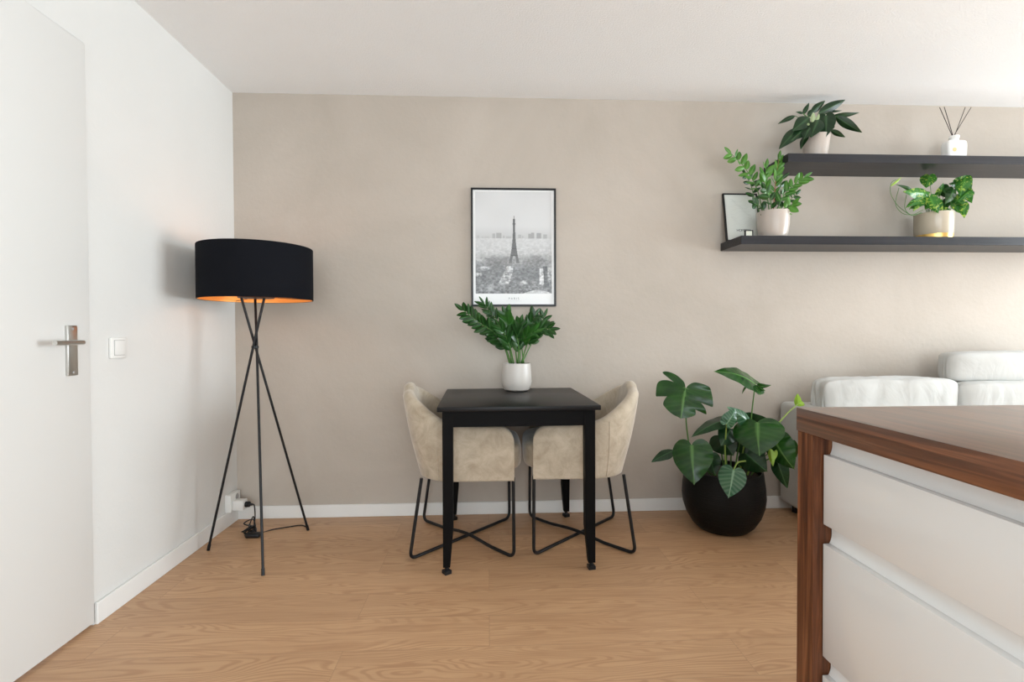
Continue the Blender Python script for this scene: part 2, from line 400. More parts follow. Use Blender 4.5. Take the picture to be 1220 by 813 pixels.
# ------------------------------------------------------------------ floor lamp
lamp=empty('floor_lamp',(-1.155,2.59,0),'tripod floor lamp with a wide black drum shade glowing copper inside','floor lamp')
LX,LY=-1.158,2.59; RS=.262; Z0,Z1=1.262,1.522
lathe(MB(),[(RS,Z0),(RS+.0008,Z0+.002),(RS+.0008,Z1-.002),(RS,Z1),(RS-.003,Z1),(RS-.003,Z0)],(LX,LY,0),96,True).build('lamp_shade',M_shade,lamp)
lathe(MB(),[(RS-.0032,Z0+.001),(RS-.0052,Z0+.001),(RS-.0052,Z1-.001),(RS-.0032,Z1-.001)],(LX,LY,0),96,True).build('shade_lining',M_gold,lamp)
C_=Vector((-1.172,2.59,1.05)); feet=[Vector((-1.02,2.307,0)),Vector((-1.416,2.593,0)),Vector((-1.004,2.83,0))]
for f_ in feet:
    d=Vector((f_.x-C_.x,f_.y-C_.y,0)); tn=Vector((-d.y,d.x,0)).normalized()*.008
    topp=Vector((C_.x,C_.y,0))-d*.215+tn; topp.z=Z0+.012
    foot=f_+tn*0; foot.z=.0
    mid=Vector((C_.x,C_.y,C_.z))+tn
    g=tube(MB(),[foot+Vector((0,0,.001)),mid,topp],.0062,12).build('leg',M_black,lamp)
    cyl(MB(),foot+Vector((0,0,.0005)),foot+Vector((0,0,.0005))+(mid-foot).normalized()*.03,.0078,12).build('foot_cap',M_black,g)
mb=MB(); tube(mb,[(C_.x,C_.y,C_.z-.03),(C_.x,C_.y,C_.z-.018)],.017,16); mb.build('collar',M_black,lamp)
lathe(MB(),[(0,Z0+.009),(.082,Z0+.009),(.085,Z0+.011),(.085,Z0+.016),(.082,Z0+.018),(0,Z0+.018)],(LX-.005,LY,0),40).build('top_plate',M_plate,lamp)
for a in (.3,.3+2*PI/3,.3+4*PI/3):
    tube(MB(),[(LX+.07*math.cos(a),LY+.07*math.sin(a),Z0+.014),(LX+(RS-.005)*math.cos(a),LY+(RS-.005)*math.sin(a),Z0+.006)],.002,8).build('shade_spoke',M_plate,lamp)
cyl(MB(),(LX,LY,Z0+.018),(LX,LY,Z0+.075),.018).build('bulb_socket',M_black,lamp)
lathe(MB(),[(0,0),(.013,.0),(.015,.02),(.026,.045),(.030,.065),(.027,.083),(.016,.096),(0,.100)],(LX,LY,Z0+.076),24).build('bulb',M_bulb,lamp)
# cord with switch and plug
P=[(-1.353,2.93,.118),(-1.338,2.925,.112),(-1.325,2.905,.06),(-1.318,2.88,.012)]
for k in range(26):
    a=k*2.3; P.append((-1.302+.022*math.cos(a)+.012*math.sin(k*1.7),2.80+.05*math.sin(a)+.012*math.cos(k*2.1),.006+.0032*k*(.5+.5*math.sin(k*1.3))))
P+= [(-1.27,2.80,.0045),(-1.20,2.84,.004),(-1.13,2.872,.004),(-1.07,2.895,.004),(-1.035,2.875,.004),(-1.008,2.842,.004)]
cord=tube(MB(),smooth_path(P,6),.0033,8).build('power_cord',M_black,lamp)
mb=MB(); cyl(mb,(-1.388,2.93,.118),(-1.366,2.93,.118),.016); tube(mb,[(-1.367,2.93,.118),(-1.348,2.929,.117)],.010,14,.005); mb.build('plug',M_black,cord)
box(MB(),(-1.300,2.725,.001),(-1.225,2.768,.024),.009,3).build('foot_switch',M_black,cord)
# wall socket with white adapter
so=empty('wall_socket',(XL,2.93,.13),'white double wall socket above the baseboard in the left corner','wall socket')
box(MB(),(XL+.0003,2.888,.083),(XL+.034,2.998,.182),.004,2).build('socket_body',M_plas,so)
mb=MB()
for y in (2.96,): 
    for z in (.155,): lathe(mb,[(0,0),(.016,0)],(0,0,0),20) if False else cyl(mb,(XL+.0335,y,z),(XL+.0346,y,z),.018)
mb.build('socket_well',M_plasg,so)
ad=box(MB(),(XL+.0345,2.902,.090),(XL+.094,2.958,.146),.005,2).build('plug_adapter',M_plas)
tag(ad,'white cube plug adapter stuck in the corner wall socket','plug adapter')

# ------------------------------------------------------------------ dining table
TC=Vector((.1333,2.6183,0)); TR=.02; TZ=.7627; HS=.37
tab=empty('dining_table',TC,'square black wooden dining table standing between two cream chairs','table')
RM=Matrix.Translation(TC)@Matrix.Rotation(TR,4,'Z')
box(MB(),(-HS,-HS,TZ-.022),(HS,HS,TZ),.003,2,RM).build('tabletop',M_top,tab)
ai=HS-.022
for k in range(4):
    R4=RM@Matrix.Rotation(k*PI/2,4,'Z')
    box(MB(),(-ai+.045,-ai+.004,TZ-.095),(ai-.045,-ai+.026,TZ-.0225),.001,1,R4).build('apron',M_wood_b,tab)
    b=bmesh.new(); bmesh.ops.create_cube(b,size=1)
    lo=ai-.048
    zs=[TZ-.0225,.20,.034]
    vs=[];fs=[]
    for z,wd in zip(zs,(.048,.046,.032)):
        x0,x1=-ai,-ai+wd; y0,y1=-ai,-ai+wd
        vs += [(x0,y0,z),(x1,y0,z),(x1,y1,z),(x0,y1,z)]
    for i in range(2):
        for q in range(4): fs.append((4*i+q,4*i+4+q,4*i+4+(q+1)%4,4*i+(q+1)%4))
    fs.append((0,1,2,3)); fs.append((11,10,9,8)); b.free()
    l=MB().add([R4@Vector(v) for v in vs],fs).build('leg',M_wood_b,tab)
    c_=R4@Vector((-ai+.016,-ai+.016,0)); mb=MB()
    cyl(mb,(c_.x,c_.y,.012),(c_.x,c_.y,.036),.009,12)
    box(mb,(-.017,-.017,.0),(.017,.017,.018),.002,1,Matrix.Translation(c_)@Matrix.Rotation([.6,.15,.3,.5][k],4,'Z'))
    mb.build('foot',M_black,l)

# ------------------------------------------------------------------ armchairs
def sstep(a,b,x): t=max(0,min(1,(x-a)/(b-a))); return t*t*(3-2*t)
def make_chair():
    root=empty('armchair',(0,0,0),'x','chair')
    W=.272; fx=.240; r=.20; xb=-.232
    path=[]
    def seg(p,q,n):
        for k in range(n): path.append((Vector(p).lerp(Vector(q),k/n)))
    xc=xb+r
    # cosine spacing near the front ends
    L1=fx-xc
    for k in range(16): t=(1-math.cos(PI/2*k/16)); path.append(Vector((fx-L1*t,-W,0)))
    for k in range(14): a=-PI/2-PI/2*k/14; path.append(Vector((xc+r*math.cos(a),-(W-r)+r*math.sin(a),0)))
    for k in range(8): path.append(Vector((xb,-(W-r)+2*(W-r)*k/8,0)))
    for k in range(14): a=PI-PI/2*k/14; path.append(Vector((xc+r*math.cos(a),(W-r)+r*math.sin(a),0)))
    for k in range(17): t=math.sin(PI/2*k/16); path.append(Vector((xc+L1*t,W,0)))
    n=len(path); zb=.378
    vs=[];fs=[];K=None; seam=[[],[]]; rim=[]
    for i,p in enumerate(path):
        t=(path[min(i+1,n-1)]-path[max(i-1,0)]).normalized(); N=Vector((-t.y,t.x,0))  # left normal
        N=-N
        if N.dot(Vector((p.x-.0,p.y,0)))<0: N=-N
        d=max(0,fx-p.x)
        h=.645+.012*sstep(.08,xc,p.x) if p.x>xc-1e-6 else (.657+.150*sstep(0,PI/2,math.asin(min(1,(xc-p.x)/r))) + (.027*(1-(p.y/(W-r))**2) if abs(p.y)<W-r else 0))
        if d<.075: h-= .075*(1-math.sqrt(max(0,1-(1-d/.075)**2)))
        th=.046*math.sqrt(max(0.0,1-(1-min(1,d/.03))**2))+.0005
        back=max(0,-N.x); th+=.012*back
        def off(z): 
            q=(z-zb)/(.842-zb); return N*(.006*q+.095*back*q**1.1) 
        sec=[]
        for k in range(10):
            z=zb+.012+(h-th/2-zb-.012)*k/9; bow=.010*math.sin(PI*k/9)
            sec.append(p+off(z)+N*bow+Vector((0,0,z)))
        z=h-th/2
        for k in range(1,7):
            a=PI*k/7; sec.append(p+off(z)+N*(-th/2+th/2*math.cos(a))+Vector((0,0,z+th/2*math.sin(a))))
        for k in range(8):
            z2=z-(z-.40)*k/7; sec.append(p+off(z2)-N*th+Vector((0,0,z2)))
        # bottom: rounded lower edge
        sec=[p-N*th+Vector((0,0,zb+.004)), p-N*min(.012,th/2)+Vector((0,0,zb)), p+N*0+Vector((0,0,zb+.004))]+sec
        K=len(sec); vs+=sec
        if p.x<xc+.02 and p.x>xc-.02 and len(seam)<3: pass
    for i in range(n-1):
        for k in range(K):
            k2=(k+1)%K; fs.append((i*K+k,i*K+k2,(i+1)*K+k2,(i+1)*K+k))
    MB().add(vs,fs).build('shell',M_velvet,root,sharp=0)
    # seams where the sides meet the back
    for idx in (20,n-1-20):
        tube(MB(),[Vector(v)+Vector((0,0,0)) for v in vs[idx*K+3:idx*K+13]],.0022,6).build('seam_piping',M_velvet,root,sharp=0)
    # seat underside pan
    pan=MB(); ring=[]; m_=0
    inner=[p-(Vector((0,0,0))) for p in path]
    for z,s_ in ((zb+.012,.93),(.43,.93)):
        for p in inner: pan.v.append((p.x*s_,p.y*s_,z)); pan.a.append(0)
    nn=len(inner)
    for i in range(nn): j=(i+1)%nn; pan.f.append((i,j,nn+j,nn+i))
    pan.f.append(tuple(range(nn))[::-1]); pan.f.append(tuple(range(nn,2*nn)))
    pan.build('seat_base',M_velvet,root,sharp=30)
    # seat cushion: rounded, sticks out in front of the arms
    b=bmesh.new(); bmesh.ops.create_cube(b,size=2); bmesh.ops.subdivide_edges(b,edges=b.edges[:],cuts=18,use_grid_fill=True)
    for v in b.verts:
        x,y,z=v.co; p_=5; rr=(abs(x)**p_+abs(y)**p_+abs(z)**p_)**(1/p_); q=v.co/rr
        v.co=Vector((.055+q.x*.230, q.y*(.222), .478+q.z*.078+.012*(1-q.x**2)*(1-q.y**2)*(1 if q.z>0 else 0)))
    MB().bm(b).build('seat_cushion',M_velvet,root,sharp=0); b.free()
    # two bent rods crossing on the floor
    for s in (1,-1):
        zt=.395; lift=.0085 if s>0 else .0255
        p=[(-.205,-.245*s,zt),(-.262,-.255*s,lift),(0,0,lift if s>0 else lift),(.238,.262*s,lift),(.236,.262*s,zt)]
        if s<0:
            p=[(-.205,.245,zt),(-.262,.255,.0085),(-.13,.128,.010),(0,0,.0250),(.13,-.142,.010),(.238,-.262,.0085),(.236,-.262,zt)]
            pp=round_corners(p,.035,7) if False else round_corners(p[:2]+p[2:3],.04,7)[:-1]+smooth_path(p[2:5],6)+round_corners(p[4:],.04,7)[1:]
        else:
            pp=round_corners([p[0],p[1],p[3],p[4]],.04,7)
        tube(MB(),pp,.0082,12).build('leg',M_black,root)
    return root
def copy_tree(o, parent=None):
    c=o.copy(); COL.objects.link(c)
    if parent: c.parent=parent
    for ch in list(o.children): copy_tree(ch,c)
    return c
ch=make_chair(); ch2=copy_tree(ch)
ch.location=(-.118,2.672,0); ch['label']='cream velvet armchair at the left side of the table, facing right'
ch2.location=(.467,2.683,0); ch2.rotation_euler=(0,0,PI-.045); ch2['label']='cream velvet armchair at the right side of the table, beside the big plant'
for o in (ch,ch2): o['group']='cream armchairs at the dining table'

# ------------------------------------------------------------------ poster
X0,X1,PZ0,PZ1=-.099,.409,1.252,1.957
fr=empty('framed_poster',((X0+X1)/2,D,PZ0),'thin black framed black and white city poster above the dining table','picture frame')
mb=MB(); t_=.011; yf=D-.022; yb=D-.0006
box(mb,(X0,yf,PZ0),(X0+t_,yb,PZ1),.0008,1); box(mb,(X1-t_,yf,PZ0),(X1,yb,PZ1),.0008,1)
box(mb,(X0+t_,yf,PZ0),(X1-t_,yb,PZ0+t_),.0008,1); box(mb,(X0+t_,yf,PZ1-t_),(X1-t_,yb,PZ1),.0008,1)
mb.build('frame',M_black,fr)
box(MB(),(X0+t_,yf+.008,PZ0+t_),(X1-t_,yf+.011,PZ1-t_)).build('paper',M_paper,fr)
# the print: a hazy city seen from a hill with a tall lattice tower
pw,ph=X1-X0,PZ1-PZ0
px0,px1=X0+.05*pw,X1-.05*pw; pz1=PZ1-.03*ph; pz0=PZ0+.108*ph
NU,NV=220,300
U,V=np.meshgrid(np.linspace(0,1,NU),np.linspace(0,1,NV))     # V=0 bottom
rng=np.random.default_rng(3)
def smooth_noise(nx,ny):
    g=rng.random((ny+2,nx+2)); xs=U*(nx); ys=V*(ny); xi=xs.astype(int); yi=ys.astype(int); fx=xs-xi; fy=ys-yi
    fx=fx*fx*(3-2*fx); fy=fy*fy*(3-2*fy)
    return (g[yi,xi]*(1-fx)+g[yi,xi+1]*fx)*(1-fy)+(g[yi+1,xi]*(1-fx)+g[yi+1,xi+1]*fx)*fy
img=np.where(V>.52,.76+.03*smooth_noise(3,4)-.10*np.clip((.66-V)/.14,0,1),.6)
# far skyline
for (a,b_,hh,k) in ((.22,.26,.59,.6),(.27,.34,.597,.58),(.36,.38,.57,.62),(.40,.47,.565,.63),(.56,.60,.58,.62),(.61,.63,.57,.63),(.69,.73,.59,.56),(.73,.77,.602,.55),(.80,.86,.597,.55),(.89,.94,.585,.6),(.02,.05,.57,.65),(.08,.11,.56,.66),(.12,.18,.565,.66)):
    m_=(U>a)&(U<b_)&(V<hh)&(V>.5); img[m_]=k
land=V<.545
base=np.interp(V,[0,.1,.22,.32,.40,.54],[.36,.40,.46,.56,.70,.74])
tex=.5*smooth_noise(40,70)+.3*smooth_noise(90,160)+.2*smooth_noise(22,120)
img=np.where(land,base+(tex-.5)*(.12+.5*np.clip((.5-V)/.5,0,1)),img)
# tree masses, pale rooftops
for (cx,cy,rx,ry,k) in ((.22,.24,.22,.09,.27),(.30,.33,.22,.04,.36),(.62,.2,.18,.08,.27),(.80,.33,.15,.05,.33),(.1,.15,.12,.05,.25),(.75,.22,.12,.08,.27)):
    e=np.exp(-(((U-cx)/rx)**2+((V-cy)/ry)**2)**1.5); img=np.where(land,img*(1-.62*e)+.62*e*(k+.04+(tex-.5)*.3),img)
av=land&(np.abs((U-.45)+(V-.25)*-.55)<(.05+.10*(.28-V)))&(V<.27)&(V>.10); img[av]=.64+(tex[av]-.5)*.9
m_=(np.abs(U-.865)<.028)&(V>.09)&(V<.25); img[m_]=.72+(tex[m_]-.5)*.7
m_=(U-.90>-(V-.1)*.1)&(U<.965-(V-.1)*.15)&(V>.06)&(V<.27); img[m_]=.27+(tex[m_]-.5)*.3
m_=(U>.62)&(V<.035*np.sin((U-.62)*8.2)); img[m_]=.70+(tex[m_]-.5)*.4
for (cx,cy,rx,ry,k) in ((.12,.25,.06,.02,.80),(.03,.19,.05,.02,.76),(.63,.11,.05,.02,.74),(.20,.06,.05,.035,.60),(.97,.2,.03,.09,.7),(.05,.33,.08,.015,.72),(.35,.1,.05,.015,.62)):
    e=np.exp(-(((U-cx)/rx)**2+((V-cy)/ry)**2)**2)*np.clip(tex*2.4-.5,0,1); img=img*(1-e)+k*e
# tower
tu=.505; vb,vt=.30,.735
tt=np.clip((V-vb)/(vt-vb),0,1); hw=.058*(1-tt)**2.6+.013
tw=(V>vb)&(V<vt)&(np.abs(U-tu)<hw)
hole=(V<.375)&(np.abs(U-tu)<.028*np.sqrt(np.clip(1-((V-.31)/.065)**2,0,1)))
legs=tw&~hole
lat=.22+.08*((np.sin(U*900)+np.sin(V*500))>0)
img=np.where(legs,lat+.10*(1-tt),img)
for (vz,hx,hh) in ((.375,.042,.006),(.44,.030,.005),(.685,.018,.008)):
    m_=(np.abs(V-vz)<hh)&(np.abs(U-tu)<hx); img[m_]=.27
m_=(V>vt)&(V<.765)&(np.abs(U-tu)<.0035); img[m_]=.35
img=np.clip(img,.06,.86)**1.9*1.02
vs=[(px0+(px1-px0)*u,yf+.0078,pz0+(pz1-pz0)*v) for u,v in zip(U.ravel(),V.ravel())]
fs=[(j*NU+i,j*NU+i+1,(j+1)*NU+i+1,(j+1)*NU+i) for j in range(NV-1) for i in range(NU-1)]
M_print=mat('grey city print',(.5,.5,.5),.4); n=NT(M_print); a_=n.n('ShaderNodeAttribute',attribute_name='vein'); n.base(a_.outputs['Color']); n.b.inputs['Coat Weight'].default_value=.25
MB().add(vs,fs,img.ravel().tolist()).build('print',M_print,fr,attr=True,sharp=0)
def text(name,s,size,loc,matl,parent,rotx=PI/2,space=1.0,off=(0,0,0),align='CENTER',M=None):
    c=bpy.data.curves.new(name,'FONT'); c.body=s; c.size=size; c.align_x=align; c.space_character=space; c.extrude=.0002
    o=bpy.data.objects.new(name,c); COL.objects.link(o); bpy.context.view_layer.update()
    me=bpy.data.meshes.new_from_object(o); bpy.data.objects.remove(o)
    rm=M if M else Matrix.Translation(loc)@Matrix.Rotation(rotx,4,'X')
    me.transform(Matrix.Translation(-Vector(root_loc(parent)))@rm); me.materials.clear(); me.materials.append(matl)
    o=bpy.data.objects.new(name,me); COL.objects.link(o); o.parent=parent; return o
text('title_lettering','PARIS',.0185,((X0+X1)/2,yf+.0076,PZ0+.040),M_ink,fr,space=1.5)
box(MB(),((X0+X1)/2-.045,yf+.0074,PZ0+.031),((X0+X1)/2+.045,yf+.0079,PZ0+.0322)).build('caption_line',M_inkl,fr)

# ------------------------------------------------------------------ leaves
HEART=[(0,.0),(.05,-.09),(.16,-.17),(.30,-.165),(.42,-.06),(.49,.10),(.5,.26),(.46,.43),(.37,.60),(.25,.76),(.12,.90),(.03,.98),(0,1.03)]
OVAL=[(0,0),(.22,.06),(.40,.2),(.49,.38),(.48,.55),(.36,.75),(.16,.92),(0,1)]
LANCE=[(0,0),(.20,.05),(.38,.16),(.49,.33),(.46,.5),(.34,.68),(.17,.86),(.04,.98),(0,1.0)]
SPLIT=([(0,0),(.04,-.14),(.14,-.26),(.33,-.22),(.40,-.08),(.46,.42),(.32,.28),(.20,.13),(.08,.09),(.16,.20),(.33,.48),(.38,.70),(.28,.60),(.17,.38),(.12,.40),(.20,.62),(.21,.80),(.12,.92),(.03,.98),(0,1)],
 [(0,0),(.05,-.22),(.20,-.42),(.36,-.50),(.42,-.42),(.26,-.22),(.10,-.05),(.17,-.14),(.34,-.20),(.47,-.08),(.46,.40),(.38,.33),(.28,.12),(.12,.07),(.10,.14),(.24,.26),(.32,.58),(.27,.74),(.15,.90),(.04,.97),(0,1)])
def leaf(mb,A,T,W,outl=HEART,roll=0,arch=.06,fold=.15,res=3,nj=5,veins=True,face=None,ripple=0.0,sag=0,holes=False):
    A=Vector(A);T=Vector(T); ax=(T-A); L=ax.length; ax.normalize()
    vw=(Vector(face) if face is not None else (CAM-A)).normalized(); N=(vw-ax*vw.dot(ax)).normalized(); Sd=ax.cross(N)
    q=Matrix.Rotation(roll,3,ax); N=q@N; Sd=q@Sd
    o=[]
    for side in (-1,1):
        ol=outl if isinstance(outl,list) else outl[0 if side<0 else 1]
        o=smooth_path([Vector((x,y,0)) for x,y in ol],res)
        vs=[];fs=[];at_=[]
        for i,p in enumerate(o):
            my=min(1,max(0,p.y-.16*min(1,abs(p.x)*4)*(1 if p.y>.0 else 0)))
            if p.y<=0: my=0
            for j in range(nj+1):
                t=j/nj; x=p.x*t; y=my+(p.y-my)*t
                z=arch*L*4*max(0,y)*(1-min(1,y)) - fold*abs(x)**1.25*W*1.6
                z+= ripple*W*math.sin(y*16+side)*abs(x)*2
                if y<0: z-=abs(y)*L*.25*fold*2
                vs.append(A+ax*(y*L)+Sd*(side*x*W)+N*z - Vector((0,0,sag*L*y*y)))
                v=0
                if veins:
                    v=max(0,1-abs(x)*W/(.0035 if W>.08 else .0022))*.8
                    s_=(p.y-.45*abs(p.x))*6.0; v=max(v,(.3 if veins==2 else .13)*max(0,1-abs((s_%1)-.5)*(4 if veins==2 else 5)))
                at_.append(v)
        for i in range(len(o)-1):
            for j in range(nj):
                a=i*(nj+1)+j; f=(a,a+1,a+nj+2,a+nj+1)
                fs.append(f if side>0 else f[::-1])
        mb.add(vs,fs,at_)
    return mb
def pinnate(mb_stem,mb_leaf,pts,r0,n,ll,lw,start=.35,ang=.9,seed=0,twist=0,tip=True):
    rd=random.Random(seed); P=smooth_path(pts,8); tube(mb_stem,P,r0,8,r0*.35)
    N=len(P)
    for k in range(n):
        t=start+(1-start)*k/(n-.5); i=min(N-2,int(t*(N-1))); p=P[i]; d=(P[i+1]-P[i]).normalized()
        side=1 if k%2 else -1
        vw=Vector((rd.uniform(-.35,.35),-1,rd.uniform(-.1,.5))).normalized(); sd=d.cross(vw).normalized()*side
        sc=(1-.25*abs(t-.6))*rd.uniform(.85,1.1)
        ll_=ll*1.12; dr=(d*math.cos(ang)+sd*math.sin(ang)+vw*rd.uniform(-.25,.45)).normalized()
        T=p+dr*ll_*sc
        leaf(mb_leaf,p,T,lw*1.25*sc,OVAL,rd.uniform(-.7,.7)+twist,.05,.25,2,3,True,face=vw)
    if tip:
        d=(P[-1]-P[-2]).normalized(); leaf(mb_leaf,P[-1],P[-1]+d*ll*.9,lw*.8,OVAL,rd.uniform(-.5,.5),.05,.25,2,3)
def planter(root,prof,c,matl,soil_r,soil_z,name='pot'):
    o=lathe(MB(),prof,c,56).build(name,matl,root)
    s=lathe(MB(),[(0,soil_z+.004),(soil_r*.5,soil_z+.006),(soil_r,soil_z),(soil_r,soil_z-.008),(0,soil_z-.008)],c,32).build('soil',M_soil,root)
    return o

# --- plant on the table
pc=Vector((.162,2.868,TZ+.0004))
pt=empty('potted_plant',pc,'dark green leafy plant in a rounded white pot on the black table','potted plant')
planter(pt,[(0,0),(.058,0),(.072,.008),(.082,.030),(.0855,.055),(.0835,.10),(.079,.150),(.078,.156),(.0755,.157),(.0735,.152),(.076,.11),(.074,.10),(0,.10)],pc,M_potw,.0735,.142)
YP=2.868
stems=[
 ([(607,433),(600,412),(588,396),(570,384),(552,370)],(0,-.02,-.06,-.10,-.13),17,.066,.028,.30,L_zzd,1.0),
 ([(610,433),(604,402),(593,383),(585,373),(577,362)],(0,.0,.03,.05,.06),10,.058,.016,.42,L_zzd,.75),
 ([(616,433),(613,408),(607,390),(603,378)],(0,-.03,-.05,-.06),11,.075,.030,.25,L_zzm,.6),
 ([(619,433),(621,408),(627,392),(636,378)],(0,.02,.04,.05),12,.068,.028,.25,L_zzd,.8),
 ([(621,433),(630,406),(641,393),(655,392)],(0,-.03,-.06,-.09),13,.066,.026,.28,L_zzd,.8),
 ([(624,433),(622,412),(627,400),(637,396)],(0,-.02,-.05,-.08),9,.062,.028,.3,L_zzm,.8),
 ([(612,433),(608,415),(603,402),(597,392)],(0,-.05,-.08,-.10),9,.068,.030,.3,L_zzd,.7),
 ([(617,433),(618,415),(616,400),(619,388)],(0,-.04,-.06,-.07),9,.070,.030,.25,L_zzd,.6),
 ([(609,433),(602,415),(590,402),(580,390)],(0,.04,.06,.06),9,.062,.026,.35,L_zzd,.9),
 ([(622,433),(632,412),(641,395),(648,378)],(0,.05,.07,.07),10,.060,.022,.35,L_zzd,.8)]
for i,(pp,dy,nl,ll,lw,st,mt,an) in enumerate(stems):
    a=MB(); b=MB(); pinnate(a,b,[at(x,y,YP+d) for (x,y),d in zip(pp,dy)],.0042,int(nl*1.3),ll*1.05,lw*1.05,st,an*.85,10+i)
    s_=a.build('stem',M_stem,pt,sharp=0); b.build('leaflets',mt,s_,sharp=0,attr=True)

# --- ZZ plant on the lower shelf
YS=2.868; pc=at(921,281,YS); pc=Vector((pc.x,YS,ZL))
pt=empty('potted_plant',pc,'upright plant with oval leaflets in a taupe pot beside the small frame','potted plant')
planter(pt,[(0,0),(.060,0),(.070,.006),(.079,.03),(.086,.08),(.0885,.15),(.0885,.153),(.085,.153),(.083,.145),(.080,.09),(0,.09)],pc,M_pot,.0825,.135)
stems=[
 ([(909,256),(904,232),(896,213),(884,196),(871,183)],(0,-.02,-.04,-.05,-.05),15,.060,.026,.36,L_zzb,1.15),
 ([(906,256),(899,238),(895,222),(888,208)],(0,.02,.03,.02),9,.052,.018,.25,L_zzd,1.2),
 ([(921,256),(923,228),(925,208),(928,190)],(0,-.02,-.03,-.04),14,.058,.022,.25,L_zzb,.6),
 ([(917,256),(914,233),(911,217),(913,200)],(0,-.03,-.05,-.06),11,.058,.024,.25,L_zzb,.65),
 ([(924,256),(932,236),(944,222),(958,212)],(0,-.02,-.04,-.06),12,.056,.025,.25,L_zzb,.75),
 ([(925,256),(932,247),(942,238),(948,232)],(0,.02,.03,.03),7,.05,.024,.35,L_zzd,.9),
 ([(924,256),(932,250),(940,246),(944,243)],(0,-.04,-.06,-.08),6,.055,.028,.2,L_zzb,.9),
 ([(914,256),(908,248),(902,244),(898,242)],(0,-.03,-.05,-.06),6,.05,.028,.1,L_zzd,.9),
 ([(918,256),(919,244),(916,234),(912,226)],(0,-.05,-.07,-.08),7,.055,.028,.1,L_zzd,.9),
 ([(923,256),(929,240),(930,222),(932,205)],(0,.02,.03,.03),9,.055,.020,.25,L_zzd,.8)]
for i,(pp,dy,nl,ll,lw,st,mt,an) in enumerate(stems):
    a=MB(); b=MB(); pinnate(a,b,[at(x,y,YS+d) for (x,y),d in zip(pp,dy)],.0036,nl,ll,lw,st,an,40+i)
    s_=a.build('stem',M_stemr if i==2 else M_stem,pt,sharp=0); b.build('leaflets',mt,s_,sharp=0,attr=True)

# --- lance leaved plant on the upper shelf
YA=2.88; c0=at(972,183,YA); pc=Vector((c0.x,YA,ZU))
pt=empty('potted_plant',pc,'plant with dark lance shaped leaves in a pale pot on the upper shelf','potted plant')
planter(pt,[(0,0),(.050,0),(.058,.006),(.066,.06),(.0735,.128),(.0735,.134),(.070,.134),(.068,.126),(.062,.07),(0,.07)],pc,M_pot,.0675,.118)
hub=Vector((pc.x,pc.y,pc.z+.12))
AL=[((947,138),(926.5,148),5.5,.3,0),((957,136),(964,122.5),5,.2,0),((957,135),(948,133.5),3,.5,0),((966,134),(983,120),8,.2,.02),((975,135),(1007,119),11,.15,.02),
 ((992,138),(1024,134),7,.7,0),((996,139),(1027,158),10,.2,-.03),((990,155),(1007,163.5),6,.3,0),((964,140),(944,156),15,.1,-.06),((953,152),(928,178),14,.3,-.04),
 ((968,146),(942,168),16,.2,-.05),((984,138),(984,163),19,-.1,-.07),((975,142),(966,164),17,.1,-.09),((961,160),(954,178),8,.5,-.05),((987,158),(988,168),4,.3,-.04),
 ((985,133),(1003,131.5),3,.6,.03),((958,148),(949,164),15,0,-.02),((966,150),(958,166),14,.2,-.09),((990,145),(979,160),14,.4,-.02),((962,138),(972,130),7,.2,.0)]
for i,(a_,t_,wd,rl,dy) in enumerate(AL):
    A=at(*a_,YA+dy*.6); T=at(*t_,YA+dy); W=wd*1.12/FPX*YA
    if T.y>D-.02: T.y=D-.02
    l=leaf(MB(),A,T,W,HEART if i==11 else LANCE,rl,.07,.2,3,4).build('leaf',L_agl,pt,sharp=0,attr=True)
    mid=(A+hub)/2+Vector((0,0,.03)); tube(MB(),smooth_path([hub+Vector(((A.x-hub.x)*.15,0,-.01)),mid,A],5),.0018,6).build('petiole',M_stem,l,sharp=0)
mb=MB(); 
for (a_,t_,wd) in (((968,146),(969,134),5),((972,146),(976,136),4),((964,150),(962,147),3)): leaf(mb,at(*a_,YA-.05),at(*t_,YA-.06),wd/FPX*YA,OVAL,0,.05,.3,2,3)
mb.build('young_leaves',leafmat('pale young leaf',(.35,.45,.22),(.45,.55,.30),(.5,.6,.35)),pt,sharp=0,attr=True)

